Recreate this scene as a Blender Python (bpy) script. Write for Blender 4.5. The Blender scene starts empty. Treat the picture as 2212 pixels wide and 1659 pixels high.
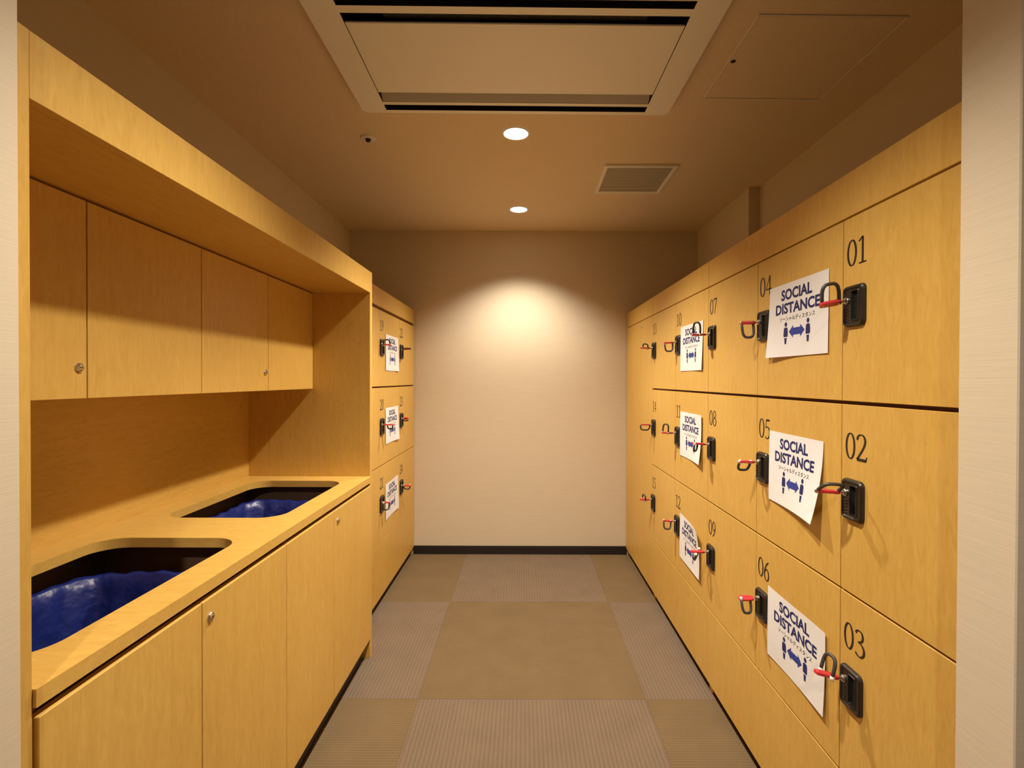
import bpy, bmesh, math, random
from mathutils import Vector, Matrix
random.seed(7)
S = bpy.context.scene
C = S.collection
PI = math.pi

# ---------------------------------------------------------------- camera
F = 1100.0                       # focal length in pixels of the 2212 px frame
H = 1.28                         # eye height
cam_d = bpy.data.cameras.new('camera')
cam = bpy.data.objects.new('camera', cam_d)
C.objects.link(cam)
cam_d.sensor_width = 36.0
cam_d.lens = 36.0 * F / 2212.0
cam_d.shift_x = (1106 - 1129.5) / 2212.0
cam_d.clip_start = 0.02
cam.location = (0, 0, H)
cam.rotation_euler = (PI / 2 - 9.0 / F, -0.003, 0)
S.camera = cam

# ---------------------------------------------------------------- world, exposure
w = bpy.data.worlds.new('world'); S.world = w
w.use_nodes = True
bg = w.node_tree.nodes['Background']
bg.inputs[0].default_value = (1.0, 0.86, 0.66, 1)
bg.inputs[1].default_value = 0.05
S.view_settings.view_transform = 'Standard'
S.view_settings.look = 'None'
S.view_settings.gamma = 1.0
S.view_settings.exposure = -0.20
S.view_settings.use_curve_mapping = False
S.cycles.diffuse_bounces = 5
S.cycles.max_bounces = 12

LAMP_W = 55.0                    # watts of every recessed downlight
LAMP_C = (1.0, 0.90, 0.745)
LAMPS = [(-0.030, 3.263), (-0.034, 2.26), (-0.04, 1.0), (-0.04, -0.9)]
CEIL = H + 1.09

# ---------------------------------------------------------------- materials
def new_mat(name):
    m = bpy.data.materials.new(name); m.use_nodes = True
    return m, m.node_tree, m.node_tree.nodes['Principled BSDF']

def plain(name, col, rough=0.5, metal=0.0, noise=0.06, scale=60, bump=0.0, spec=0.5, bdist=0.002):
    m, t, b = new_mat(name)
    g = t.nodes.new('ShaderNodeNewGeometry')
    n = t.nodes.new('ShaderNodeTexNoise'); n.inputs['Scale'].default_value = scale
    t.links.new(g.outputs['Position'], n.inputs['Vector'])
    r = t.nodes.new('ShaderNodeMapRange')
    r.inputs[3].default_value = 1 - noise; r.inputs[4].default_value = 1 + noise
    t.links.new(n.outputs['Fac'], r.inputs[0])
    mx = t.nodes.new('ShaderNodeMix'); mx.data_type = 'RGBA'; mx.blend_type = 'MULTIPLY'
    mx.inputs['Factor'].default_value = 1
    mx.inputs[6].default_value = (*col, 1)
    t.links.new(r.outputs[0], mx.inputs[7])
    t.links.new(mx.outputs[2], b.inputs['Base Color'])
    b.inputs['Roughness'].default_value = rough
    b.inputs['Metallic'].default_value = metal
    b.inputs['Specular IOR Level'].default_value = spec
    if bump:
        bp = t.nodes.new('ShaderNodeBump'); bp.inputs['Strength'].default_value = bump
        bp.inputs['Distance'].default_value = bdist
        t.links.new(n.outputs['Fac'], bp.inputs['Height'])
        t.links.new(bp.outputs[0], b.inputs['Normal'])
    return m

def scaled_noise(t, g, sc, scale, detail=3, dist=0.0):
    mp = t.nodes.new('ShaderNodeMapping')
    mp.inputs['Scale'].default_value = sc
    t.links.new(g.outputs['Position'], mp.inputs['Vector'])
    n = t.nodes.new('ShaderNodeTexNoise')
    n.inputs['Scale'].default_value = scale
    n.inputs['Detail'].default_value = detail
    n.inputs['Distortion'].default_value = dist
    t.links.new(mp.outputs[0], n.inputs['Vector'])
    return n

def math_node(t, op, a, b):
    n = t.nodes.new('ShaderNodeMath'); n.operation = op
    for i, v in enumerate((a, b)):
        if hasattr(v, 'links'): t.links.new(v, n.inputs[i])
        else: n.inputs[i].default_value = v
    return n.outputs[0]

def wood(name, dark, light, grain=(14, 14, 0.9), ripple=(30, 30, 7), rough=0.42, amp=0.38):
    """Honey-coloured figured veneer: long soft grain with short ripples across it."""
    m, t, b = new_mat(name)
    g = t.nodes.new('ShaderNodeNewGeometry')
    n1 = scaled_noise(t, g, grain, 5.0, 5, 0.4)
    n2 = scaled_noise(t, g, ripple, 3.0, 2, 1.2)
    n3 = scaled_noise(t, g, (1, 1, 1), 1.6, 2, 0.0)
    a = math_node(t, 'MULTIPLY', n1.outputs['Fac'], 0.20)
    c = math_node(t, 'MULTIPLY', n2.outputs['Fac'], amp)
    d = math_node(t, 'MULTIPLY', n3.outputs['Fac'], 0.35)
    s = math_node(t, 'ADD', math_node(t, 'ADD', a, c), d)
    r = t.nodes.new('ShaderNodeMapRange')
    r.inputs[1].default_value = 0.29; r.inputs[2].default_value = 0.66
    t.links.new(s, r.inputs[0])
    mx = t.nodes.new('ShaderNodeMix'); mx.data_type = 'RGBA'
    t.links.new(r.outputs[0], mx.inputs['Factor'])
    mx.inputs[6].default_value = (*dark, 1); mx.inputs[7].default_value = (*light, 1)
    t.links.new(mx.outputs[2], b.inputs['Base Color'])
    b.inputs['Roughness'].default_value = rough
    b.inputs['Specular IOR Level'].default_value = 0.35
    return m

def wallpaper(name, col, streak=(3, 3, 140)):
    m, t, b = new_mat(name)
    g = t.nodes.new('ShaderNodeNewGeometry')
    n = scaled_noise(t, g, streak, 3.0, 4, 0.5)
    r = t.nodes.new('ShaderNodeMapRange')
    r.inputs[1].default_value = 0.3; r.inputs[2].default_value = 0.7
    r.inputs[3].default_value = 0.955; r.inputs[4].default_value = 1.035
    t.links.new(n.outputs['Fac'], r.inputs[0])
    mx = t.nodes.new('ShaderNodeMix'); mx.data_type = 'RGBA'; mx.blend_type = 'MULTIPLY'
    mx.inputs['Factor'].default_value = 1
    mx.inputs[6].default_value = (*col, 1)
    t.links.new(r.outputs[0], mx.inputs[7])
    t.links.new(mx.outputs[2], b.inputs['Base Color'])
    bp = t.nodes.new('ShaderNodeBump'); bp.inputs['Strength'].default_value = 0.16
    bp.inputs['Distance'].default_value = 0.001
    t.links.new(n.outputs['Fac'], bp.inputs['Height'])
    t.links.new(bp.outputs[0], b.inputs['Normal'])
    b.inputs['Roughness'].default_value = 0.85
    b.inputs['Specular IOR Level'].default_value = 0.2
    return m

def carpet():
    """Ribbed carpet tiles laid quarter-turned: the ribs of every second tile run the other way."""
    m, t, b = new_mat('carpet_tiles')
    g = t.nodes.new('ShaderNodeNewGeometry')
    sp = t.nodes.new('ShaderNodeSeparateXYZ'); t.links.new(g.outputs['Position'], sp.inputs[0])
    X, Y = sp.outputs[0], sp.outputs[1]
    tx = math_node(t, 'DIVIDE', math_node(t, 'ADD', X, 0.415 + 0.912 * 4), 0.912)
    ty = math_node(t, 'DIVIDE', math_node(t, 'ADD', Y, -2.031 + 0.893 * 4), 0.893)
    par = math_node(t, 'MODULO', math_node(t, 'ADD', math_node(t, 'FLOOR', tx, 0), math_node(t, 'FLOOR', ty, 0)), 2.0)
    # par 0: ribs along X (olive), par 1: ribs along Y (mauve brown)
    def ribs(co, period):
        s = math_node(t, 'SINE', math_node(t, 'MULTIPLY', co, 2 * PI / period), 0)
        return math_node(t, 'MULTIPLY', math_node(t, 'ADD', s, 1.0), 0.5)
    rA, rB = ribs(Y, 0.0125), ribs(X, 0.0155)
    mixr = t.nodes.new('ShaderNodeMix'); mixr.data_type = 'FLOAT'
    t.links.new(par, mixr.inputs['Factor']); t.links.new(rA, mixr.inputs[2]); t.links.new(rB, mixr.inputs[3])
    mc = t.nodes.new('ShaderNodeMix'); mc.data_type = 'RGBA'
    t.links.new(par, mc.inputs['Factor'])
    mc.inputs[6].default_value = (0.170, 0.115, 0.060, 1)
    mc.inputs[7].default_value = (0.178, 0.128, 0.088, 1)
    n = scaled_noise(t, g, (1, 1, 1), 260.0, 3)
    n2 = scaled_noise(t, g, (1, 1, 1), 7.0, 3)
    v = math_node(t, 'ADD', math_node(t, 'MULTIPLY', mixr.outputs[0], 0.20), math_node(t, 'MULTIPLY', n.outputs['Fac'], 0.55))
    v = math_node(t, 'ADD', v, math_node(t, 'MULTIPLY', n2.outputs['Fac'], 0.25))
    v = math_node(t, 'ADD', v, 0.52)
    # seam lines
    def seam(co, size):
        f = math_node(t, 'ABSOLUTE', math_node(t, 'SUBTRACT', math_node(t, 'FRACT', co, 0), 0.5), 0)
        return math_node(t, 'GREATER_THAN', f, 0.5 - 0.0016 / size)
    sm = math_node(t, 'MAXIMUM', seam(tx, 0.912), seam(ty, 0.893))
    v = math_node(t, 'MULTIPLY', v, math_node(t, 'SUBTRACT', 1.0, math_node(t, 'MULTIPLY', sm, 0.22)))
    mm = t.nodes.new('ShaderNodeMix'); mm.data_type = 'RGBA'; mm.blend_type = 'MULTIPLY'
    mm.inputs['Factor'].default_value = 1
    t.links.new(mc.outputs[2], mm.inputs[6]); t.links.new(v, mm.inputs[7])
    t.links.new(mm.outputs[2], b.inputs['Base Color'])
    bp = t.nodes.new('ShaderNodeBump'); bp.inputs['Strength'].default_value = 0.5
    bp.inputs['Distance'].default_value = 0.002
    t.links.new(math_node(t, 'ADD', mixr.outputs[0], n.outputs['Fac']), bp.inputs['Height'])
    t.links.new(bp.outputs[0], b.inputs['Normal'])
    b.inputs['Roughness'].default_value = 0.95
    b.inputs['Specular IOR Level'].default_value = 0.1
    return m

def emitter(name, col, strength):
    m, t, b = new_mat(name)
    b.inputs['Base Color'].default_value = (0.9, 0.9, 0.9, 1)
    b.inputs['Emission Color'].default_value = (*col, 1)
    b.inputs['Emission Strength'].default_value = strength
    return m

M = {}
M['wood'] = wood('honey_veneer', (0.555, 0.322, 0.064), (0.715, 0.452, 0.118))
M['wood_flat'] = wood('honey_veneer_worktop', (0.555, 0.322, 0.064), (0.715, 0.452, 0.118), grain=(0.9, 14, 14), ripple=(7, 34, 34))
M['wood_side'] = wood('honey_veneer_crosswise', (0.555, 0.322, 0.064), (0.715, 0.452, 0.118), grain=(14, 0.9, 14), ripple=(30, 7, 34))
M['wood_dark'] = plain('shadow_gap_board', (0.16, 0.055, 0.012), 0.7)
M['wall'] = wallpaper('linen_wallpaper', (0.66, 0.56, 0.42))
M['ceil'] = wallpaper('ceiling_paper', (0.78, 0.635, 0.44), streak=(60, 60, 60))
M['carpet'] = carpet()
M['black'] = plain('black_vinyl', (0.012, 0.009, 0.008), 0.5)
M['handle'] = plain('dark_bronze_plastic', (0.020, 0.014, 0.010), 0.34, noise=0.15, scale=300)
M['slot'] = plain('black_recess', (0.006, 0.005, 0.005), 0.6)
M['steel'] = plain('nickel', (0.62, 0.58, 0.52), 0.25, 1.0)
M['ink'] = plain('black_lettering', (0.018, 0.012, 0.010), 0.5)
M['paper'] = plain('white_paper', (0.80, 0.79, 0.80), 0.8, noise=0.02)
M['blue'] = plain('navy_print', (0.022, 0.045, 0.30), 0.6)
M['navy'] = plain('dark_blue_print', (0.010, 0.014, 0.12), 0.6)
M['red'] = plain('red_plastic', (0.58, 0.030, 0.045), 0.35)
M['white_plastic'] = plain('white_plastic', (0.80, 0.78, 0.75), 0.4, noise=0.01)
M['ac'] = plain('air_conditioner_plastic', (0.90, 0.87, 0.82), 0.45, noise=0.01)
M['ac_grey'] = plain('grey_louvre_plastic', (0.50, 0.47, 0.46), 0.5, noise=0.02)
M['ac_dark'] = plain('opening_depth_shade', (0.012, 0.012, 0.014), 0.7)  # near-black colour stands in for shade inside the shallow openings
M['filter'] = plain('intake_filter', (0.05, 0.05, 0.05), 0.9, noise=0.9, scale=160)
M['band'] = plain('dark_grey_coil', (0.055, 0.050, 0.048), 0.45, noise=0.25, scale=500)
M['lens'] = emitter('lamp_lens', (1.0, 0.93, 0.80), 14.0)
M['nylon'] = plain('royal_blue_nylon', (0.011, 0.021, 0.155), 0.36, noise=0.25, scale=26, bump=1.0, bdist=0.006)
M['vent'] = plain('vent_louvre', (0.80, 0.74, 0.64), 0.6)
M['chute'] = plain('dark_chute_board', (0.17, 0.10, 0.06), 0.7)

# ---------------------------------------------------------------- mesh helpers
def bm_box(bm, x0, x1, y0, y1, z0, z1, bev=0.0, mi=0, seg=1):
    r = bmesh.ops.create_cube(bm, size=1.0)
    vs = r['verts']
    for v in vs:
        v.co = Vector(((x0 + x1) / 2 + v.co.x * (x1 - x0), (y0 + y1) / 2 + v.co.y * (y1 - y0), (z0 + z1) / 2 + v.co.z * (z1 - z0)))
    fs = set(f for v in vs for f in v.link_faces)
    for f in fs: f.material_index = mi
    if bev > 0:
        es = list(set(e for v in vs for e in v.link_edges))
        rb = bmesh.ops.bevel(bm, geom=es, offset=bev, segments=seg, affect='EDGES', profile=0.5)
        for f in rb['faces']: f.material_index = mi

def rrect(w, h, r, n=5, cx=0.0, cz=0.0):
    """Rounded rectangle as a list of (x, z), counter-clockwise."""
    out = []
    for k, (sx, sz) in enumerate(((1, 1), (-1, 1), (-1, -1), (1, -1))):
        ox, oz = cx + sx * (w / 2 - r), cz + sz * (h / 2 - r)
        for i in range(n + 1):
            a = k * PI / 2 + (PI / 2) * i / n
            out.append((ox + r * math.cos(a), oz + r * math.sin(a)))
    return out

def bm_loft(bm, loops, mis=None, cap0=False, cap1=True, close=True, capmi=None):
    """loops: lists of 3-D points of equal length; quads between neighbours."""
    rows = [[bm.verts.new(p) for p in L] for L in loops]
    n = len(rows[0])
    for k in range(len(rows) - 1):
        for i in range(n if close else n - 1):
            j = (i + 1) % n
            try:
                f = bm.faces.new((rows[k][i], rows[k][j], rows[k + 1][j], rows[k + 1][i]))
                f.material_index = mis[k] if mis else 0
            except ValueError: pass
    if cap0:
        f = bm.faces.new(list(reversed(rows[0]))); f.material_index = mis[0] if mis else 0
    if cap1:
        f = bm.faces.new(rows[-1]); f.material_index = capmi if capmi is not None else (mis[-1] if mis else 0)
    return rows

def bm_tube(bm, pts, r, n=10, closed=False, mi=0, flat=1.0, caps=True):
    pts = [Vector(p) for p in pts]
    N = len(pts); rings = []
    prev = None
    for i, p in enumerate(pts):
        a = pts[(i - 1) % N] if (closed or i > 0) else p
        b = pts[(i + 1) % N] if (closed or i < N - 1) else p
        tdir = (b - a).normalized()
        if prev is None:
            up = Vector((0, 0, 1)) if abs(tdir.z) < 0.9 else Vector((1, 0, 0))
            nx = tdir.cross(up).normalized()
        else:
            nx = (prev - tdir * prev.dot(tdir)).normalized()
        prev = nx
        ny = tdir.cross(nx)
        rr = r(i / max(1, N - 1)) if callable(r) else r
        rings.append([p + nx * rr * math.cos(2 * PI * k / n) * flat + ny * rr * math.sin(2 * PI * k / n) for k in range(n)])
    if closed: rings.append(rings[0])
    rows = [[bm.verts.new(q) for q in L] for L in (rings[:-1] if closed else rings)]
    cnt = len(rows)
    for k in range(cnt if closed else cnt - 1):
        A, B = rows[k], rows[(k + 1) % cnt]
        for i in range(n):
            j = (i + 1) % n
            f = bm.faces.new((A[i], A[j], B[j], B[i])); f.material_index = mi; f.smooth = True
    if caps and not closed:
        bm.faces.new(list(reversed(rows[0]))).material_index = mi
        bm.faces.new(rows[-1]).material_index = mi

def bm_disc_stack(bm, prof, n=24, axis='y', c=(0, 0, 0), mis=None, cap0=False, cap1=True):
    """Lathe: prof = [(radius, height along axis)]."""
    loops = []
    for r, hgt in prof:
        L = []
        for i in range(n):
            a = 2 * PI * i / n
            if axis == 'y': L.append((c[0] + r * math.cos(a), c[1] + hgt, c[2] + r * math.sin(a)))
            else: L.append((c[0] + r * math.cos(a), c[1] + r * math.sin(a), c[2] + hgt))
        loops.append(L)
    bm_loft(bm, loops, mis, cap0, cap1)

def make(name, bm, mats, parent=None, loc=None, smooth=False):
    bmesh.ops.recalc_face_normals(bm, faces=bm.faces[:])
    me = bpy.data.meshes.new(name)
    bm.to_mesh(me); bm.free()
    if not isinstance(mats, (list, tuple)): mats = [mats]
    for m in mats: me.materials.append(m)
    if smooth:
        for p in me.polygons: p.use_smooth = True
    o = bpy.data.objects.new(name, me); C.objects.link(o)
    if parent is not None: o.parent = parent
    if loc is not None: o.location = loc
    return o

def box(name, mat, b, parent=None, bev=0.0):
    bm = bmesh.new(); bm_box(bm, *b, bev=bev)
    return make(name, bm, mat, parent)

def tag(o, label, cat, group=None):
    o['label'] = label; o['category'] = cat
    if group: o['group'] = group
    return o

def empty(name, loc=(0, 0, 0), rotz=0.0):
    o = bpy.data.objects.new(name, None); C.objects.link(o)
    o.location = loc; o.rotation_euler = (0, 0, rotz); o.empty_display_size = 0.1
    return o

def structure(name, mat, boxes, bev=0.0):
    bm = bmesh.new()
    for b in boxes: bm_box(bm, *b, bev=bev)
    o = make(name, bm, mat); o['kind'] = 'structure'
    return o

def dup(o, parent=None):
    c = o.copy(); C.objects.link(c); c.parent = parent
    return c

# ---------------------------------------------------------------- room shell
YB = 3.73            # back wall
XL, XR, XRN = -1.27, 1.273, 1.335
structure('floor', M['carpet'], [(-1.6, 1.7, -1.6, YB + 0.1, -0.1, 0.0)])
structure('ceiling', M['ceil'], [(-1.6, 1.7, -1.6, YB + 0.1, CEIL, CEIL + 0.1)])
structure('wall_back', M['wall'], [(-1.6, 1.7, YB, YB + 0.1, 0, CEIL)])
structure('wall_left', M['wall'], [(XL - 0.1, XL, 0.5, YB, 0, CEIL)])
structure('wall_right', M['wall'], [(XR, XRN + 0.1, 2.885, YB, 0, CEIL), (XRN, XRN + 0.1, 0.7, 2.885, 0, CEIL)])
structure('wall_front_left', M['wall'], [(-1.6, -0.672, 0.46, 0.681, 0, CEIL)], bev=0.002)
structure('wall_front_right', M['wall'], [(0.722, 1.7, 0.742, 0.845, 0, CEIL)], bev=0.002)
structure('baseboard_back', M['black'], [(-0.80, 0.765, YB - 0.008, YB, 0, 0.062)], bev=0.001)

# ---------------------------------------------------------------- numerals (serif, drawn with a broad pen)
def smooth_path(P, n=7, closed=False):
    P = [Vector((p[0], p[1])) for p in P]
    if len(P) == 2: return P
    out = []; N = len(P)
    for i in range(N if closed else N - 1):
        p0 = P[(i - 1) % N] if (closed or i > 0) else P[i]
        p1 = P[i]; p2 = P[(i + 1) % N]
        p3 = P[(i + 2) % N] if (closed or i + 2 < N) else p2
        for k in range(n):
            u = k / n
            out.append(0.5 * ((2 * p1) + (p2 - p0) * u + (2 * p0 - 5 * p1 + 4 * p2 - p3) * u * u + (3 * p1 - p0 - 3 * p2 + p3) * u ** 3))
    if not closed: out.append(P[-1])
    return out

def ell(cx, cy, rx, ry, n=20):
    return [(cx + rx * math.cos(2 * PI * i / n), cy + ry * math.sin(2 * PI * i / n)) for i in range(n)]

six = [(0.50, 0.985), (0.36, 0.90), (0.19, 0.70), (0.08, 0.42), (0.08, 0.20), (0.17, 0.04), (0.30, 0.0), (0.44, 0.08), (0.51, 0.28), (0.46, 0.48), (0.34, 0.58), (0.20, 0.54), (0.09, 0.42)]
GLYPH = {   # digit -> [(points, closed, thin, thick, smooth)]
    '0': [(ell(0.29, 0.5, 0.235, 0.485), True, 0.022, 0.082, True)],
    '1': [([(0.27, 0.98), (0.27, 0.02)], False, 0.08, 0.08, False), ([(0.05, 0.84), (0.27, 0.985)], False, 0.035, 0.05, False), ([(0.06, 0.018), (0.48, 0.018)], False, 0.034, 0.034, False)],
    '2': [([(0.04, 0.78), (0.12, 0.93), (0.28, 0.985), (0.43, 0.92), (0.50, 0.76), (0.44, 0.56), (0.26, 0.30), (0.04, 0.04)], False, 0.024, 0.085, True), ([(0.04, 0.04), (0.54, 0.04)], False, 0.085, 0.085, False), ([(0.54, 0.0), (0.59, 0.19)], False, 0.035, 0.035, False)],
    '3': [([(0.06, 0.84), (0.14, 0.95), (0.28, 0.985), (0.41, 0.93), (0.46, 0.78), (0.39, 0.63), (0.20, 0.54)], False, 0.024, 0.08, True), ([(0.20, 0.54), (0.40, 0.50), (0.52, 0.36), (0.51, 0.18), (0.38, 0.04), (0.20, 0.01), (0.04, 0.09)], False, 0.026, 0.09, True)],
    '4': [([(0.43, 0.985), (0.02, 0.29)], False, 0.03, 0.03, False), ([(0.02, 0.29), (0.60, 0.29)], False, 0.045, 0.045, False), ([(0.43, 0.985), (0.43, 0.0)], False, 0.08, 0.08, False)],
    '5': [([(0.14, 0.955), (0.50, 0.955)], False, 0.08, 0.08, False), ([(0.15, 0.98), (0.11, 0.55)], False, 0.03, 0.03, False), ([(0.11, 0.55), (0.25, 0.61), (0.41, 0.55), (0.51, 0.37), (0.48, 0.16), (0.33, 0.02), (0.17, 0.01), (0.04, 0.09)], False, 0.026, 0.088, True)],
    '6': [(six, False, 0.024, 0.084, True)],
    '7': [([(0.04, 0.955), (0.56, 0.955)], False, 0.075, 0.075, False), ([(0.55, 0.955), (0.34, 0.48), (0.20, 0.0)], False, 0.05, 0.06, True), ([(0.04, 0.98), (0.03, 0.80)], False, 0.03, 0.03, False)],
    '8': [(ell(0.29, 0.755, 0.19, 0.23), True, 0.024, 0.07, True), (ell(0.29, 0.27, 0.235, 0.262), True, 0.026, 0.084, True)],
    '9': [([(0.58 - x, 1 - y) for x, y in six], False, 0.024, 0.084, True)],
}

def bm_number(bm, text, h, x0, z0, y=-0.0007, th=0.0005):
    x = x0
    for ch in text:
        for pts, closed, thin, thick, sm in GLYPH[ch]:
            P = smooth_path(pts, 5, closed) if sm else [Vector(p) for p in pts]
            N = len(P); Lf, Rt = [], []
            for i in range(N):
                a = P[(i - 1) % N] if (closed or i > 0) else P[i]
                b = P[(i + 1) % N] if (closed or i < N - 1) else P[i]
                d = (b - a).normalized()
                wd = 0.010 + 1.15 * (thin + (thick - thin) * abs(d.y) ** 1.3)
                nrm = Vector((-d.y, d.x))
                Lf.append(P[i] + nrm * wd / 2); Rt.append(P[i] - nrm * wd / 2)
            def v3(p, yy): return bm.verts.new((x + p.x * h, yy, z0 + p.y * h))
            A = [v3(p, y) for p in Lf]; B = [v3(p, y) for p in Rt]
            A2 = [v3(p, y + th) for p in Lf]; B2 = [v3(p, y + th) for p in Rt]
            for i in range(N if closed else N - 1):
                j = (i + 1) % N
                bm.faces.new((A[i], A[j], B[j], B[i]))
                bm.faces.new((A[i], A[j], A2[j], A2[i]))
                bm.faces.new((B[i], B[j], B2[j], B2[i]))
        x += h * (0.64 if ch != '1' else 0.60)

# ---------------------------------------------------------------- locker fittings (local frame: x along the wall, z up, -y out into the room)
def handle_mesh():
    bm = bmesh.new()
    W, Hh = 0.074, 0.095
    def L(dw, y, r, cx=0, cz=0, w=None, h=None):
        return [(a, y, b) for a, b in rrect((w or W) - 2 * dw, (h or Hh) - 2 * dw, r, 5, cx, cz)]
    sx, sz, sw, sh = 0.007, 0.0, 0.022, 0.066
    loops = [L(0, 0.0, 0.013), L(0.001, -0.006, 0.012), L(0.0035, -0.009, 0.010), L(0.007, -0.0095, 0.008), L(0.010, -0.0065, 0.006),
             L(0, -0.0065, 0.0035, sx, sz, sw + 0.006, sh + 0.006), L(0, -0.0085, 0.0032, sx, sz, sw + 0.003, sh + 0.003),
             L(0, -0.0085, 0.003, sx, sz, sw, sh), L(0, -0.001, 0.003, sx, sz, sw - 0.002, sh - 0.002)]
    bm_loft(bm, loops, [0, 0, 0, 0, 0, 0, 0, 1], capmi=1)
    # small raised marks under the cylinder
    for k in range(5):
        bm_box(bm, -0.0265, -0.0155, -0.0078, -0.006, -0.006 - k * 0.007, -0.0022 - k * 0.007, bev=0.0006)
    me_o = make('handle', bm, [M['handle'], M['slot']])
    return me_o

def cylinder_mesh():
    bm = bmesh.new()
    bm_disc_stack(bm, [(0.0085, -0.006), (0.0085, -0.0095), (0.0075, -0.0105), (0.006, -0.0105), (0.0055, -0.0095)], 20, mis=[0, 0, 0, 0, 0])
    bm_box(bm, -0.0008, 0.0008, -0.0100, -0.0090, -0.0035, 0.0035, mi=1)
    return make('lock_cylinder', bm, [M['steel'], M['slot']])

def camlock_mesh():
    """Round cupboard lock: domed collar with a key slot."""
    bm = bmesh.new()
    bm_disc_stack(bm, [(0.0105, 0.0), (0.0105, -0.0025), (0.009, -0.0045), (0.0072, -0.005), (0.0068, -0.0035), (0.0064, -0.0055), (0.004, -0.0065)], 24)
    bm_box(bm, -0.0035, 0.0035, -0.0072, -0.006, -0.0009, 0.0009, mi=1)
    return make('lock', bm, [M['steel'], M['slot']], smooth=False)

P_HANDLE, P_CYL, P_LOCK = handle_mesh(), cylinder_mesh(), camlock_mesh()
PROTO = [P_HANDLE, P_CYL, P_LOCK]
used = set()
def place_copy(proto, parent, loc, rot=None):
    o = proto if proto not in used else proto.copy()
    if proto in used: C.objects.link(o)
    used.add(proto)
    o.parent = parent; o.location = loc
    if rot: o.rotation_euler = rot
    return o

ROW = {  # per row: door bottom, door top, number baseline, handle centre (heights relative to the eye)
    0: (-0.047, 0.3785, 0.2655, 0.172),
    1: (-0.4915, -0.0555, -0.1805, -0.274),
    2: (-0.9275, -0.4965, -0.6225, -0.710),
}
GAP = 0.0015
DT = 0.018

def locker_bank(name, side, s0, s1, cols, dz, top, top_seam, base_top, base_bot, depth, numbers, label, group, plane, front_leg=True, fascia_split=None):
    """side 'R': faces -X, x local = -Y; side 'L': faces +X, x local = +Y. cols: edges along local x."""
    rot = -PI / 2 if side == 'R' else PI / 2
    root = empty(name, (plane, 0, 0), rot)
    z = lambda v: H + v + dz
    # body, its front 20 mm behind the door fronts
    box('body', M['wood_dark'], (s0 + 0.003, s1 - 0.003, DT + 0.002, depth, H + base_bot + 0.01, H + top - 0.004), root)
    box('toe_kick', M['black'], (s0 + 0.01, s1 - 0.01, 0.026, depth, 0.0, H + base_bot + 0.008), root)
    bm = bmesh.new()
    bm_box(bm, s0 + GAP, s1 - GAP, 0, DT, H + top_seam + 0.002, H + top, bev=0.0008)
    make('top_panel', bm, M['wood'], root)
    if cols is not None:
        box('base_panel', M['wood'], (s0 + GAP, s1 - GAP, 0, DT, H + base_bot, H + base_top - 0.002), root, bev=0.0008)
    for sx in ((s0, s0 + 0.018), (s1 - 0.018, s1)):
        bm = bmesh.new(); bm_box(bm, sx[0], sx[1], 0.0195, 0.06, 0.0, H + base_bot + 0.009, bev=0.0005)
        make('side_foot', bm, M['wood'], root)
    doors = []
    if cols is not None:
        for ci in range(len(cols) - 1):
            a, b = cols[ci], cols[ci + 1]
            for r in range(3):
                zb, zt, zn, zh = ROW[r]
                num = numbers[ci][r]
                d = box('door', M['wood'], (a + GAP, b - GAP, 0, DT, z(zb), z(zt)), root, bev=0.0008)
                d['label'] = 'locker door numbered %s' % num
                bm = bmesh.new(); bm_number(bm, num, 0.060, a + 0.016, z(zn))
                make('number', bm, M['ink'], d)
                place_copy(P_HANDLE, d, (a + 0.0475, 0, z(zh)))
                place_copy(P_CYL, d, (a + 0.0475 - 0.021, 0, z(zh) + 0.0135))
                LOCKS[num] = (side, plane, a + 0.0475 - 0.021, z(zh) + 0.0135)
    tag(root, label, 'locker', group)
    return root

LOCKS = {}
PR, PL = 0.76, -0.795
GR = 'numbered wood locker banks'
R_E = [-3.730, -2.991, -2.5333, -2.0874, -1.6506, -1.2125, -0.847]     # local x = -Y
kw = dict(top=0.4864, top_seam=0.3810, base_top=-0.930, base_bot=-1.231, plane=PR, depth=0.50)
locker_bank('locker_bank', 'R', R_E[3], R_E[6], [R_E[3], R_E[4], R_E[5], R_E[6]], 0.0, numbers=[['07', '08', '09'], ['04', '05', '06'], ['01', '02', '03']],
            label='bank of nine honey wood lockers numbered 01 to 09 beside the doorway', group=GR, **kw)
locker_bank('locker_bank', 'R', R_E[1], R_E[3], [R_E[1], R_E[2], R_E[3]], 0.0, numbers=[['13', '14', '15'], ['10', '11', '12']],
            label='bank of six honey wood lockers numbered 10 to 15', group=GR, **kw)
locker_bank('locker_bank', 'L', 2.362, 3.726, [2.362, 2.817, 3.275, 3.726], 0.008, numbers=[['16', '17', '18'], ['19', '20', '21'], ['22', '23', '24']],
            label='wood locker bank numbered up to 24 behind the end of the counter cabinet', group=GR,
            top=0.506, top_seam=0.4025, base_top=-0.918, base_bot=-1.224, plane=PL, depth=0.46)
# tall cupboard closing the row at the back wall
t = locker_bank('tall_cupboard', 'R', R_E[0] + 0.004, R_E[1], None, 0.0, numbers=None, label='tall narrow wood cupboard between the back wall and locker 13', group=None, **kw)
t['category'] = 'cupboard'
d1 = box('door', M['wood'], (-3.285 + GAP, R_E[1] - GAP, 0, DT, H - 1.231, H + 0.3785), t, bev=0.0008)
d2 = box('door', M['wood'], (R_E[0] + 0.004 + GAP, -3.285 - GAP, 0, DT, H - 1.231, H + 0.3785), t, bev=0.0008)
place_copy(P_LOCK, d1, (-3.262, 0, H + 0.345))

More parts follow.
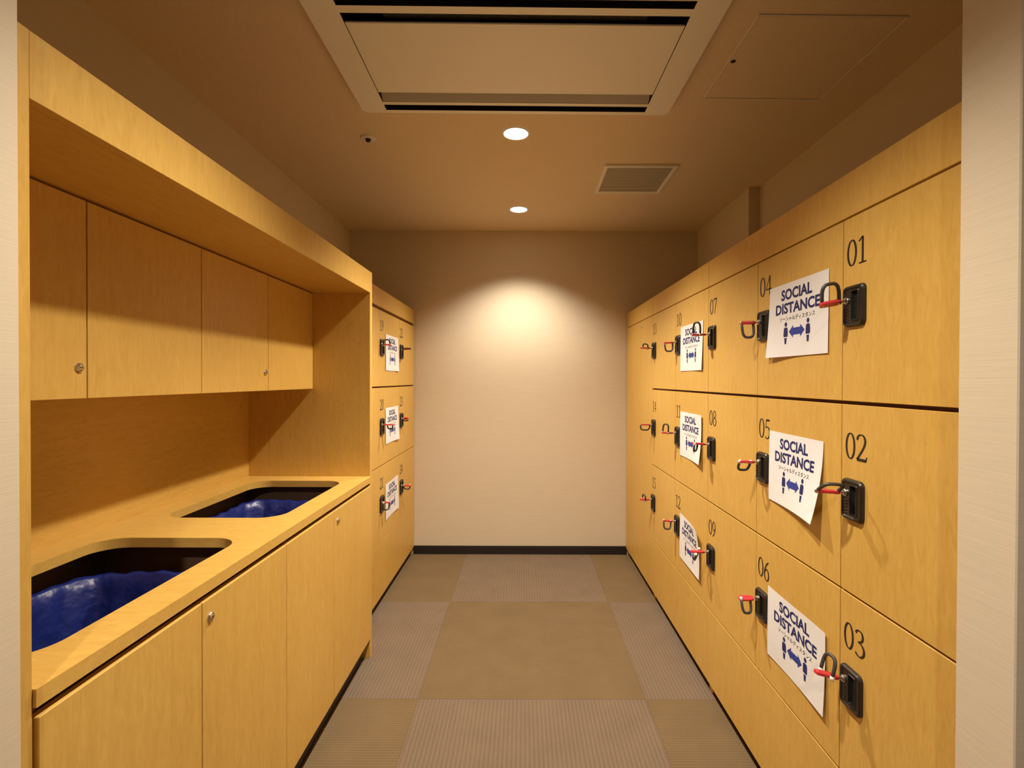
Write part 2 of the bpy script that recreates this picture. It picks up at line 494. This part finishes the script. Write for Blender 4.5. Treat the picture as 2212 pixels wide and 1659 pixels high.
# ---------------------------------------------------------------- counter wall
XF = -0.699
Y0, Y1 = 0.684, 2.360          # outer faces of the two end panels
YI0, YI1 = 0.7235, 2.329       # inner faces
sur = empty('cabinet_surround', (XF, Y0, 0))
tag(sur, 'honey wood surround framing the laundry counter with end panels and deep top fascia', 'cabinet frame')
o = sur
def world_part(name, mat, b, parent, bev=0.0008):
    lx, ly, lz = parent.location
    return box(name, mat, (b[0] - lx, b[1] - lx, b[2] - ly, b[3] - ly, b[4] - lz, b[5] - lz), parent, bev)
TOPF, SOFF = H + 0.493, H + 0.396
world_part('end_panel', M['wood'], (XL + 0.002, XF, Y0, YI0, 0, TOPF), sur)
world_part('end_panel', M['wood'], (XL + 0.002, XF, YI1, Y1, 0, TOPF), sur)
world_part('fascia', M['wood'], (XF - 0.02, XF - 0.0003, YI0, YI1, SOFF, TOPF - 0.0003), sur)
world_part('soffit', M['wood_side'], (XL + 0.002, XF - 0.02, YI0, YI1, SOFF, SOFF + 0.02), sur, 0)
world_part('top_board', M['wood'], (XL + 0.002, XF - 0.02, YI0, YI1, TOPF - 0.02, TOPF - 0.001), sur, 0)
world_part('backsplash', M['wood_side'], (XL + 0.002, -1.254, YI0, YI1, H - 0.445, H - 0.044), sur, 0)

# wall cabinet with four flush doors
XD = -0.9598
wc = empty('wall_cabinet', (XD, YI0, H - 0.0437))
tag(wc, 'flush wood wall cabinet with four doors hung above the laundry counter', 'cabinet')
world_part('body', M['wood'], (XL + 0.003, XD - 0.0195, YI0 + 0.001, YI1 - 0.001, H - 0.0425, H + 0.394), wc, 0)
we = [YI0 + 0.001, 1.1226, 1.5224, 1.9213, YI1 - 0.001]
UD = []
for i in range(4):
    d = world_part('door', M['wood'], (XD - DT, XD, we[i] + (GAP if i else 0), we[i + 1] - (GAP if i < 3 else 0.001), H - 0.0437, H + 0.3895), wc)
    UD.append(d)
def lock_at(door, x, y, z):
    root = door.parent
    l = place_copy(P_LOCK, door, (x - root.location.x, y - root.location.y, z - root.location.z), (0, 0, PI / 2))
for i, (px, py) in ((0, (170, 797)), (2, (573, 806))):
    Yk = XD * F / (px - 1129.5)
    lock_at(UD[i], XD, Yk, H - (py - 820.5) * Yk / F)

# base cabinet
XB = -0.694
bc = empty('base_cabinet', (XB, YI0, 0))
tag(bc, 'wood base cabinet with four tall doors under the laundry counter', 'cabinet')
ZL, ZDT = H - 0.4715, H - 0.4870
bm = bmesh.new()
def wb(bm, b, p): bm_box(bm, b[0] - p.location.x, b[1] - p.location.x, b[2] - p.location.y, b[3] - p.location.y, b[4] - p.location.z, b[5] - p.location.z)
ZB = 0.093
for b in ((XL + 0.004, XB - 0.02, YI0 + 0.001, YI1 - 0.001, ZB, ZB + 0.018),          # bottom
          (XL + 0.004, XL + 0.02, YI0 + 0.001, YI1 - 0.001, ZB + 0.018, ZL - 0.006),         # back
          (XL + 0.02, XB - 0.02, YI0 + 0.001, YI0 + 0.019, ZB + 0.018, ZL - 0.006),
          (XL + 0.02, XB - 0.02, YI1 - 0.019, YI1 - 0.001, ZB + 0.018, ZL - 0.006),
          (XL + 0.02, XB - 0.02, 1.512, 1.530, ZB + 0.018, ZL - 0.006),
          (XB - 0.06, XB - 0.042, YI0 + 0.019, YI1 - 0.019, ZDT - 0.10, ZL - 0.006)):          # front rail
    wb(bm, b, bc)
make('body', bm, M['chute'], bc)
world_part('toe_kick', M['black'], (XB - 0.06, XB - 0.036, YI0 + 0.001, YI1 - 0.03, 0, ZB - 0.001), bc, 0)
de = [YI0 + 0.001, 1.1008, 1.4956, 1.8718, YI1 - 0.001]
BD = []
for i in range(4):
    d = world_part('door', M['wood'], (XB - DT, XB, de[i] + (GAP if i else 0.003), de[i + 1] - (GAP if i < 3 else 0.002), ZB, ZDT), bc, 0.0012)
    BD.append(d)
for i, (px, py) in ((1, (453, 1336)), (3, (730, 1126))):
    Yk = XB * F / (px - 1129.5)
    lock_at(BD[i], XB, Yk, H - (py - 820.5) * Yk / F)

# countertop with two rounded laundry openings
ZT, ZU = H - 0.4445, H - 0.4715
holes = [(-1.165, -0.780, 0.795, 1.420), (-1.165, -0.780, 1.627, 2.224)]
def countertop():
    bm = bmesh.new()
    xa, xb, ya, yb = -1.2535, XB, YI0 + 0.0005, YI1 - 0.0005
    cut = 1.5235
    for k, (hx0, hx1, hy0, hy1) in enumerate(holes):
        oy0, oy1 = (ya, cut) if k == 0 else (cut, yb)
        n = 14
        inner = rrect(hx1 - hx0, hy1 - hy0, 0.075, n, (hx0 + hx1) / 2, (hy0 + hy1) / 2)
        cx, cy = (hx0 + hx1) / 2, (hy0 + hy1) / 2
        outer = []
        for (px, py) in inner:      # push the loop out to the rectangle, corner groups to its corners
            outer.append([px, py])
        m = n + 1
        corners = [(xb, oy1), (xa, oy1), (xa, oy0), (xb, oy0)]
        for q in range(4):
            for i in range(m):
                u = i / n
                p = inner[q * m + i]
                if q == 0: a, b = (xb, p[1]), (p[0], oy1)
                elif q == 1: a, b = (p[0], oy1), (xa, p[1])
                elif q == 2: a, b = (xa, p[1]), (p[0], oy0)
                else: a, b = (p[0], oy0), (xb, p[1])
                outer[q * m + i] = a if u < 0.5 else (b if u > 0.5 else corners[q])
        for z, flip in ((ZT, False), (ZU, True)):
            vi = [bm.verts.new((p[0], p[1], z)) for p in inner]
            vo = [bm.verts.new((p[0], p[1], z)) for p in outer]
            N = len(vi)
            for i in range(N):
                j = (i + 1) % N
                bm.faces.new((vo[i], vo[j], vi[j], vi[i]))
            if not flip: top = (vi, vo)
            else:
                for A, B in ((top[0], vi),):
                    for i in range(N):
                        j = (i + 1) % N
                        f = bm.faces.new((A[i], A[j], B[j], B[i]))
    # outer edge faces
    for (p, q) in (((xa, ya), (xb, ya)), ((xb, ya), (xb, yb)), ((xb, yb), (xa, yb)), ((xa, yb), (xa, ya))):
        vs = [bm.verts.new((p[0], p[1], ZT)), bm.verts.new((q[0], q[1], ZT)), bm.verts.new((q[0], q[1], ZU)), bm.verts.new((p[0], p[1], ZU))]
        bm.faces.new(vs)
    bmesh.ops.remove_doubles(bm, verts=bm.verts[:], dist=1e-5)
    # soft nosing along the front edge
    es = [e for e in bm.edges if all(abs(v.co.x - xb) < 1e-5 and abs(v.co.z - ZT) < 1e-5 for v in e.verts)]
    bmesh.ops.bevel(bm, geom=es, offset=0.0015, segments=2, affect='EDGES')
    return bm
ct = make('countertop', countertop(), M['wood_flat'])
tag(ct, 'long honey wood countertop with two rounded laundry openings', 'countertop')

# laundry bags hanging below the openings
def laundry_bag(seed):
    rnd = random.Random(seed)
    ph = [rnd.uniform(0, 6.28) for _ in range(8)]
    root = empty('laundry_bag', (0, 0, 0))
    W, D = 0.44, 0.60
    zt = 0.64                                           # rim height above the cabinet floor
    n = 6
    def ring(inset, z, wob, edge=False):
        L = rrect(W - 2 * inset, D - 2 * inset, 0.07, n)
        # resample evenly for folds
        P = [Vector(p) for p in L] + [Vector(L[0])]
        cum = [0]
        for i in range(len(P) - 1): cum.append(cum[-1] + (P[i + 1] - P[i]).length)
        out = []; K = 96
        for k in range(K):
            s = cum[-1] * k / K; i = max(j for j in range(len(cum) - 1) if cum[j] <= s + 1e-9)
            u = (s - cum[i]) / max(1e-9, cum[i + 1] - cum[i])
            p = P[i].lerp(P[i + 1], u)
            a = 2 * PI * k / K
            nn = -p.normalized()
            f = 0.7 * (abs(math.sin(3.5 * a + ph[0] + z * 2)) - 0.5) + 0.5 * (abs(math.sin(6.5 * a + ph[1])) - 0.5) + 0.35 * math.sin(23 * a + ph[2] + z * 14)
            p = p + nn * wob * f
            zz = z + (0.003 * math.sin(5 * a + ph[3]) + 0.0025 * math.sin(27 * a + ph[4]) if edge else 0)
            out.append((p.x, p.y, zz))
        return out
    bm = bmesh.new()
    loops = [ring(-0.004, zt - 0.16, 0.006), ring(-0.003, zt - 0.07, 0.005), ring(0.0, zt - 0.008, 0.004, True), ring(0.007, zt + 0.004, 0.005, True), ring(0.015, zt - 0.002, 0.006, True),
             ring(0.024, zt - 0.03, 0.010), ring(0.035, zt - 0.10, 0.018), ring(0.05, zt - 0.20, 0.03), ring(0.06, zt - 0.32, 0.035), ring(0.07, zt - 0.45, 0.03), ring(0.09, zt - 0.56, 0.02), ring(0.14, zt - 0.60, 0.0)]
    bm_loft(bm, loops, cap1=True)
    make('bag', bm, M['nylon'], root, smooth=True)
    bm = bmesh.new()
    L = rrect(W - 0.016, D - 0.016, 0.07, 8)
    bm_tube(bm, [(x, y, zt - 0.018) for x, y in L], 0.005, 8, closed=True)
    make('hoop', bm, M['steel'], root)
    for sx in (-1, 1):
        for sy in (-1, 1):
            bm = bmesh.new()
            bm_tube(bm, [(sx * (W / 2 - 0.03), sy * (D / 2 - 0.03), 0.0), (sx * (W / 2 - 0.03), sy * (D / 2 - 0.03), zt - 0.01)], 0.006, 8)
            make('leg', bm, M['steel'], root)
    return root
for k, (yc, lab) in enumerate(((1.085, 'royal blue nylon laundry bag under the counter opening nearest the doorway'),
                               (1.915, 'royal blue nylon laundry bag under the far counter opening beside the end panel'))):
    b = laundry_bag(3 + k)
    b.location = (-0.972, yc, ZB + 0.018)
    tag(b, lab, 'laundry bag', 'laundry bags under the counter')

# ---------------------------------------------------------------- printed notices
def text_mesh(body, offset=0.0):
    c = bpy.data.curves.new('lettering', 'FONT'); c.body = body; c.size = 1.0; c.offset = offset; c.resolution_u = 3
    ob = bpy.data.objects.new('lettering', c); C.objects.link(ob)
    bpy.context.view_layer.update()
    dg = bpy.context.evaluated_depsgraph_get()
    me = ob.evaluated_get(dg).to_mesh()
    V = [v.co.copy() for v in me.vertices]; Fc = [tuple(p.vertices) for p in me.polygons]
    ob.evaluated_get(dg).to_mesh_clear()
    bpy.data.objects.remove(ob); bpy.data.curves.remove(c)
    x0 = min(v.x for v in V); x1 = max(v.x for v in V); y0 = min(v.y for v in V); y1 = max(v.y for v in V)
    return [((v.x - x0) / (x1 - x0), (v.y - y0) / (y1 - y0)) for v in V], Fc
TXT = {k: text_mesh(k, o) for k, o in (('SOCIAL', 0.034), ('DISTANCE', 0.034), ('ソーシャルディスタンス', 0.004))}
PW, PH = 0.300, 0.210

def poly_grid(pts):
    return pts

def notice(side, s_left, z_top, label, lift=None, tilt=0.0, sq=1.0):
    lift = lift or {}
    plane = PR if side == 'R' else PL
    root = empty('paper_notice', (plane, -s_left if side == 'R' else s_left, z_top), -PI / 2 if side == 'R' else PI / 2)
    ct_, st_ = math.cos(tilt), math.sin(tilt)
    def P(x, z, off=0.0):
        s, v = x / PW, -z / PH               # 0..1 from the upper corner
        y = 0.0012 + 0.0012 * (1 + math.sin(5.5 * s + 2.0 * v))
        y += lift.get('BR', 0) * s ** 2.2 * v ** 2 + lift.get('BL', 0) * (1 - s) ** 2.2 * v ** 2 + lift.get('TR', 0) * s ** 2.2 * (1 - v) ** 2 + lift.get('BM', 0) * v ** 2 * math.sin(PI * s)
        x *= sq
        return Vector((x * ct_ - z * st_, -y - off, x * st_ + z * ct_))
    bm = bmesh.new()
    NX, NZ = 20, 14
    for off, flip in ((0.0002, 0), (0.0, 1)):
        G = [[bm.verts.new(P(PW * i / NX, -PH * j / NZ, off)) for j in range(NZ + 1)] for i in range(NX + 1)]
        for i in range(NX):
            for j in range(NZ):
                f = bm.faces.new((G[i][j], G[i + 1][j], G[i + 1][j + 1], G[i][j + 1])); f.smooth = True
    make('sheet', bm, M['paper'], root)
    def put(bm, name, x0, x1, z0, z1):
        V, Fc = TXT[name]
        vs = [bm.verts.new(P(x0 + u * (x1 - x0), z0 + v * (z1 - z0), 0.0006)) for u, v in V]
        for f in Fc:
            try: bm.faces.new([vs[i] for i in f])
            except ValueError: pass
    bm = bmesh.new()
    put(bm, 'SOCIAL', 0.072, 0.226, -0.048, -0.0165)
    put(bm, 'DISTANCE', 0.042, 0.262, -0.087, -0.0560)
    me = make('lettering', bm, M['navy'], root)
    bm = bmesh.new()
    put(bm, 'ソーシャルディスタンス', 0.066, 0.240, -0.1085, -0.0945)
    make('caption', bm, M['ink'], root)
    def poly(pts):
        bm.faces.new([bm.verts.new(P(x, z, 0.0006)) for x, z in pts])
    for cx in (0.099, 0.208):
        bm = bmesh.new()
        poly([(cx + 0.0066 * math.cos(2 * PI * i / 14), -0.1178 + 0.0066 * math.sin(2 * PI * i / 14)) for i in range(14)])
        poly([(cx - 0.0065, -0.1265), (cx + 0.0065, -0.1265), (cx + 0.0098, -0.131), (cx + 0.0108, -0.150), (cx + 0.0085, -0.1535), (cx - 0.0085, -0.1535), (cx - 0.0108, -0.150), (cx - 0.0098, -0.131)])
        poly([(cx - 0.0062, -0.1565), (cx + 0.0062, -0.1565), (cx + 0.0042, -0.174), (cx - 0.0042, -0.174)])
        make('figure', bm, M['navy'], root)
    bm = bmesh.new()
    zc = -0.1405
    bm.faces.new([bm.verts.new(P(x, zc + z, 0.0006)) for x, z in ((0.136, -0.0098), (0.171, -0.0098), (0.171, 0.0098), (0.136, 0.0098))])
    bm.faces.new([bm.verts.new(P(x, zc + z, 0.0006)) for x, z in ((0.115, 0), (0.136, -0.0175), (0.136, 0.0175))])
    bm.faces.new([bm.verts.new(P(x, zc + z, 0.0006)) for x, z in ((0.192, 0), (0.171, 0.0175), (0.171, -0.0175))])
    make('arrow', bm, M['blue'], root)
    return tag(root, label, 'notice', 'printed distance notices on the lockers')

PN = 'white social distance notice taped to the %s locker door numbered %s'
notice('R', -1.564, H + 0.279, 'white distance notice on locker door 04, lower edge lifting slightly', {'BL': 0.012})
notice('R', -1.561, H - 0.152, 'white distance notice on locker door 05, its lower corner curling out', {'BR': 0.030, 'BM': 0.004}, tilt=-0.006, sq=0.93)
notice('R', -1.564, H - 0.630, 'white distance notice on locker door 06 below a raised black wristband', {'TR': 0.003, 'BR': 0.006})
notice('R', -2.447, H + 0.254, 'white distance notice lying flat on locker door 10', {'BR': 0.004})
notice('R', -2.447, H - 0.148, 'white distance notice on locker door 11, slightly bowed', {'BR': 0.014, 'TR': 0.006})
notice('R', -2.442, H - 0.635, 'white distance notice on locker door 12, upper corner sagging away', {'TR': 0.022, 'BR': 0.006, 'BM': 0.004}, tilt=-0.02, sq=0.96)
notice('L', 2.942, H + 0.262, 'white distance notice on locker door 19', {'BR': 0.004})
notice('L', 2.940, H - 0.166, 'white distance notice on locker door 20', {'BR': 0.008})
notice('L', 2.938, H - 0.608, 'white distance notice on locker door 21', {'BR': 0.004}, tilt=0.01)

# ---------------------------------------------------------------- keys with red tags and black wristbands
def locker_key(num, label, up=0.0, yaw=0.0, wdt=0.040, hgt=0.042, base=0.040, roll=0.0, droop=0.0, length=0.046, swing=0.0):
    """up: turn of the band about the tag axis (0 = standing up, 180 = hanging, degrees); yaw turns the band about its own height;
    roll turns the tag's flat side; droop tips the tag downwards; swing turns it along the wall."""
    side, plane, s, z = LOCKS[num]
    rot = -PI / 2 if side == 'R' else PI / 2
    loc = (plane, -s, z) if side == 'R' else (plane, s, z)
    root = empty('locker_key', loc, rot)
    u = math.radians(up); yw = math.radians(yaw); dr = math.radians(droop); sg = math.radians(swing)
    axis = Vector((math.sin(sg), -math.cos(sg) * math.cos(dr), -math.sin(dr))).normalized()
    side_v = axis.cross(Vector((0, 0, 1))).normalized()
    if side_v.length < 0.1: side_v = Vector((1, 0, 0))
    up_v = side_v.cross(axis).normalized()
    O = Vector((0, -0.0095, 0))
    def Q(a, b, c): return O + axis * a + side_v * b + up_v * c
    bm = bmesh.new()
    bm_disc_stack(bm, [(0.0062, -0.0095), (0.0062, -0.0125), (0.004, -0.0135)], 16)
    bm_tube(bm, [Q(0.0, 0, 0), Q(0.014, 0, 0)], 0.0022, 8)
    make('key_blade', bm, M['steel'], root)
    # red tag: flat bar with rounded ends
    rl = math.radians(roll)
    cr, sr = math.cos(rl), math.sin(rl)
    bm = bmesh.new()
    tw, tt = 0.0095, 0.0038
    loops = []
    a0, a1 = 0.011, 0.011 + length
    for a, k in ((a0, 0.45), (a0 + 0.004, 0.85), (a0 + 0.010, 1.0), (a1 - 0.008, 1.0), (a1 - 0.002, 0.85), (a1, 0.5)):
        L = []
        for (p, q) in rrect(2 * tw * k, 2 * tt * (0.7 + 0.3 * k), 0.0016, 2):
            L.append(Q(a, p * cr - q * sr, p * sr + q * cr))
        loops.append(L)
    bm_loft(bm, loops, cap0=True, cap1=True)
    make('key_tag', bm, M['red'], root)
    # band
    w0 = Vector((math.cos(u) * 0, 0, 0))
    bdir = (up_v * math.cos(u) + side_v * math.sin(u)).normalized()
    adir = (axis * math.cos(yw) + axis.cross(bdir) * math.sin(yw)).normalized()
    cen = Q(base, 0, 0)
    pts = []
    N = 18
    for i in range(N + 1):
        th = PI * i / N
        x = -math.cos(th); y = math.sin(th)
        xx = math.copysign(abs(x) ** 0.62, x)
        bulge = 1.0 + 0.10 * math.sin(th)
        pts.append(cen + adir * (wdt / 2) * xx * bulge + bdir * hgt * (y ** 0.62 if y > 1e-6 else 0))
    bm = bmesh.new()
    bm_tube(bm, pts, 0.0041, 10, flat=1.0)
    make('wristband', bm, M['band'], root)
    # pale clips where the band meets the tag
    for q in (pts[0], pts[-1]):
        bm = bmesh.new()
        bm_tube(bm, [q - bdir * 0.0045, q + bdir * 0.0055], 0.0047, 10)
        make('clip', bm, M['white_plastic'] if num in ('03', '05', '06', '08', '09', '12', '15', '20', '21', '23', '24') else M['steel'], root)
    return tag(root, label, 'key', 'red tagged keys in the locker doors')

K = 'red tagged key in locker %s, black wristband %s'
locker_key('01', K % ('01', 'arched upward'), up=-14, wdt=0.040, hgt=0.046, base=0.036, droop=10, length=0.050, roll=-25)
locker_key('02', K % ('02', 'leaning over almost flat'), up=-52, wdt=0.046, hgt=0.036, base=0.040, length=0.052, droop=-4)
locker_key('03', K % ('03', 'standing up edge on'), up=0, yaw=78, wdt=0.034, hgt=0.046, base=0.040, droop=-14, length=0.056)
locker_key('04', K % ('04', 'hanging as a narrow loop'), up=188, wdt=0.036, hgt=0.048, base=0.036, droop=2, roll=20)
locker_key('05', K % ('05', 'hanging as a short loop'), up=150, wdt=0.034, hgt=0.034, base=0.040, droop=-2, length=0.048)
locker_key('06', K % ('06', 'hanging below its flat red face'), up=200, yaw=18, wdt=0.034, hgt=0.044, base=0.036, droop=0, roll=28, length=0.046)
locker_key('07', K % ('07', 'standing upright at the tag end'), up=-8, yaw=48, wdt=0.030, hgt=0.050, base=0.048, droop=2, length=0.058)
locker_key('08', K % ('08', 'hanging in front of the notice'), up=172, yaw=50, wdt=0.032, hgt=0.032, base=0.048, droop=-6, length=0.056)
locker_key('09', K % ('09', 'drooping over the notice arrow'), up=150, yaw=55, wdt=0.036, hgt=0.040, base=0.040, droop=-2, length=0.058)
locker_key('10', K % ('10', 'hanging as a rounded loop'), up=184, wdt=0.038, hgt=0.042, base=0.034, droop=2)
locker_key('11', K % ('11', 'upright and tilted outward'), up=-10, yaw=40, wdt=0.028, hgt=0.044, base=0.048, droop=-2, length=0.056)
locker_key('12', K % ('12', 'hanging just beside the notice'), up=196, wdt=0.034, hgt=0.040, base=0.036, droop=-6)
locker_key('13', K % ('13', 'curled up small'), up=-30, yaw=30, wdt=0.030, hgt=0.026, base=0.040, droop=-2, length=0.056)
locker_key('14', K % ('14', 'hanging as a wide triangle'), up=160, wdt=0.052, hgt=0.034, base=0.036, droop=-2)
locker_key('15', K % ('15', 'folded upward'), up=-35, yaw=70, wdt=0.030, hgt=0.038, base=0.044, droop=0, length=0.056)
locker_key('19', K % ('19', 'arched over the handle'), up=35, yaw=-20, wdt=0.036, hgt=0.032, base=0.026, length=0.036)
locker_key('20', K % ('20', 'hanging short beside the notice'), up=190, wdt=0.028, hgt=0.024, base=0.044, length=0.056)
locker_key('21', K % ('21', 'hanging against the handle'), up=170, yaw=40, wdt=0.034, hgt=0.040, base=0.024, length=0.034, roll=20)
locker_key('22', K % ('22', 'held out level above the handle'), up=80, wdt=0.050, hgt=0.026, base=0.034, length=0.050, droop=-4)
locker_key('23', K % ('23', 'bunched around the tag'), up=185, wdt=0.028, hgt=0.016, base=0.026, length=0.034, roll=40)
locker_key('24', K % ('24', 'hanging as a shallow loop'), up=186, wdt=0.038, hgt=0.024, base=0.034, length=0.050)

# ---------------------------------------------------------------- ceiling fittings
# cassette air conditioner
def air_conditioner():
    cx, cy = -0.027, 1.719
    root = empty('air_conditioner', (cx, cy, CEIL), 0.011)
    root.scale = (0.976, 0.976, 1.0)
    W, D = 1.252, 0.668
    zt, zb = 0.0, -0.030
    # face frame with three openings (two slots and the intake), drawn as strips between cross lines
    sx = 0.522
    ys = [(-0.300, -0.268), (-0.238, 0.246), (0.266, 0.306)]
    bm = bmesh.new()
    bm_loft(bm, [[(x, y, zt) for x, y in rrect(W, D, 0.03, 6)], [(x, y, zb + 0.006) for x, y in rrect(W, D, 0.03, 6)], [(x, y, zb) for x, y in rrect(W - 0.012, D - 0.012, 0.026, 6)]], cap1=False)
    outer = rrect(W - 0.012, D - 0.012, 0.026, 6)
    # side strips and cross bars
    def quad(x0, x1, y0, y1, z=zb):
        bm.faces.new([bm.verts.new(p) for p in ((x0, y0, z), (x1, y0, z), (x1, y1, z), (x0, y1, z))])
    xs = W / 2 - 0.006
    yd = D / 2 - 0.006
    right = [p for p in outer if p[0] > sx]; left = [p for p in outer if p[0] < -sx]
    right.sort(key=lambda p: math.atan2(p[1], p[0])); left.sort(key=lambda p: math.atan2(p[1], -p[0]))
    bm.faces.new([bm.verts.new((x, y, zb)) for x, y in right] + [bm.verts.new((sx, yd, zb)), bm.verts.new((sx, -yd, zb))])
    bm.faces.new([bm.verts.new((x, y, zb)) for x, y in left] + [bm.verts.new((-sx, yd, zb)), bm.verts.new((-sx, -yd, zb))])
    edges = [-yd] + [v for p in ys for v in p] + [yd]
    for k in range(0, len(edges), 2): quad(-sx, sx, edges[k], edges[k + 1])
    for (a, b) in ys:      # inner walls of every opening, coloured dark for the shade of a deeper recess
        for p, q in (((-sx, a), (sx, a)), ((sx, a), (sx, b)), ((sx, b), (-sx, b)), ((-sx, b), (-sx, a))):
            bm.faces.new([bm.verts.new(v) for v in ((p[0], p[1], zb), (q[0], q[1], zb), (q[0], q[1], -0.001), (p[0], p[1], -0.001))]).material_index = 1
    bmesh.ops.remove_doubles(bm, verts=bm.verts[:], dist=1e-5)
    make('frame', bm, [M['ac'], M['ac_dark']], root)
    box('intake', M['ac_dark'], (-sx - 0.004, sx + 0.004, -0.305, 0.311, -0.0016, -0.0004), root)  # thin dark sheet painted as the shaded depth behind all three openings
    box('filter', M['filter'], (-sx + 0.12, sx - 0.12, -0.236, -0.19, -0.012, -0.003), root)
    bm = bmesh.new()
    bm_box(bm, -sx + 0.003, sx - 0.003, -0.200, 0.176, -0.033, -0.0265, bev=0.002, seg=2)
    make('intake_panel', bm, M['ac'], root)
    # grey slope between the intake panel and the front bar
    bm = bmesh.new()
    pts = [(0.205, -0.003), (0.2452, -0.0292), (0.2455, -0.002)]
    bm_loft(bm, [[(-sx + 0.002, y, z) for y, z in pts], [(sx - 0.002, y, z) for y, z in pts]], cap0=True, cap1=True)
    make('louvre_panel', bm, M['ac_grey'], root)
    for (a, b) in (ys[0], ys[2]):
        bm = bmesh.new()
        loops = []
        for i in range(9):
            y = a + 0.006 + (b - a - 0.012) * i / 8
            loops.append(y)
        pr = [(y, -0.014 - 0.005 * math.sin(PI * i / 8)) for i, y in enumerate(loops)]
        bm_loft(bm, [[(x, y, z) for y, z in pr] + [(x, y, z + 0.003) for y, z in reversed(pr)] for x in (-sx + 0.006, sx - 0.006)], cap0=True, cap1=True)
        make('vane', bm, M['ac_dark'], root)
    return tag(root, 'large cream ceiling cassette air conditioner with two dark outlet slots', 'air conditioner')
air_conditioner()

def downlight(x, y, label):
    root = empty('downlight', (x, y, CEIL))
    bm = bmesh.new()
    bm_disc_stack(bm, [(0.062, -0.0002), (0.062, -0.003), (0.058, -0.005), (0.0535, -0.004), (0.0525, -0.0012)], 40, axis='z', cap1=False)
    make('trim_ring', bm, M['white_plastic'], root)
    bm = bmesh.new()
    bm_disc_stack(bm, [(0.0528, -0.0008), (0.0528, -0.0018), (0.03, -0.0028), (0.008, -0.0032)], 40, axis='z')
    make('lens', bm, M['lens'], root)
    ld = bpy.data.lights.new('downlight_beam', 'SPOT')
    ld.energy = LAMP_W * PI * (0.6 if y < 0 else 0.60 if y > 3 else 0.72 if y < 1.5 else 0.98); ld.color = LAMP_C
    ld.spot_size = math.radians(117 if y > 0 else 165); ld.spot_blend = 0.8 if y > 0 else 0.6; ld.shadow_soft_size = 0.027
    lo = bpy.data.objects.new('downlight_beam', ld); C.objects.link(lo)
    lo.parent = root; lo.location = (0, 0, -0.042)
    return tag(root, label, 'ceiling light', 'recessed ceiling downlights')
DL = ['small round recessed downlight close to the back wall', 'round recessed downlight just beyond the air conditioner', 'round recessed downlight above the doorway side of the room', 'round recessed downlight outside the doorway']
for (x, y), lab in zip(LAMPS, DL): downlight(x, y, lab)

# sprinkler
root = empty('sprinkler', (-0.702, 2.308, CEIL))
bm = bmesh.new(); bm_disc_stack(bm, [(0.033, -0.0002), (0.033, -0.003), (0.029, -0.006), (0.014, -0.007), (0.0115, -0.003)], 32, axis='z', cap1=False)
make('escutcheon', bm, M['white_plastic'], root)
bm = bmesh.new(); bm_disc_stack(bm, [(0.0113, -0.0006), (0.0113, -0.010), (0.010, -0.016), (0.006, -0.018)], 24, axis='z')
make('sprinkler_head', bm, M['handle'], root)
tag(root, 'small round fire sprinkler with a dark centre in the brown ceiling', 'sprinkler')

# exhaust grille
root = empty('ceiling_vent', (0.597, 2.764, CEIL))
bm = bmesh.new()
a, fw = 0.186, 0.018
for b in ((-a, a, -a, -a + fw), (-a, a, a - fw, a), (-a, -a + fw, -a + fw, a - fw), (a - fw, a, -a + fw, a - fw)):
    bm_box(bm, b[0], b[1], b[2], b[3], -0.012, -0.0003, bev=0.0015)
make('frame', bm, M['ac'], root)
bm = bmesh.new()
N = 22
for i in range(N):
    y = -a + fw + 0.006 + (2 * a - 2 * fw - 0.012) * i / (N - 1)
    pts = [(y - 0.0055, -0.0075), (y - 0.0050, -0.0085), (y + 0.0055, -0.0055), (y + 0.0050, -0.0045)]
    bm_loft(bm, [[(-a + fw, p, q) for p, q in pts], [(a - fw, p, q) for p, q in pts]], cap0=True, cap1=True)
make('louvres', bm, M['vent'], root)
box('backing', M['vent'], (-a + fw, a - fw, -a + fw, a - fw, -0.0022, -0.0004), root)
tag(root, 'square louvred exhaust vent with a pale frame in the ceiling', 'vent')

# access hatch
root = empty('ceiling_hatch', (0.922, 1.752, CEIL), 0.012)
a = 0.2265
bm = bmesh.new()
for b in ((-a, a, -a, -a + 0.005), (-a, a, a - 0.005, a), (-a, -a + 0.005, -a + 0.005, a - 0.005), (a - 0.005, a, -a + 0.005, a - 0.005)):
    bm_box(bm, b[0], b[1], b[2], b[3], -0.0035, -0.0003, bev=0.0008)
make('frame', bm, M['vent'], root)
box('panel', M['ceil'], (-a + 0.0075, a - 0.0075, -a + 0.0075, a - 0.0075, -0.0022, -0.0003), root, bev=0.0005)
bm = bmesh.new(); bm_disc_stack(bm, [(0.008, -0.002), (0.008, -0.004), (0.005, -0.0045)], 16, axis='z', c=(-0.209, -0.005, 0))
make('latch', bm, M['handle'], root)
tag(root, 'square access hatch papered like the ceiling with one small latch', 'hatch')
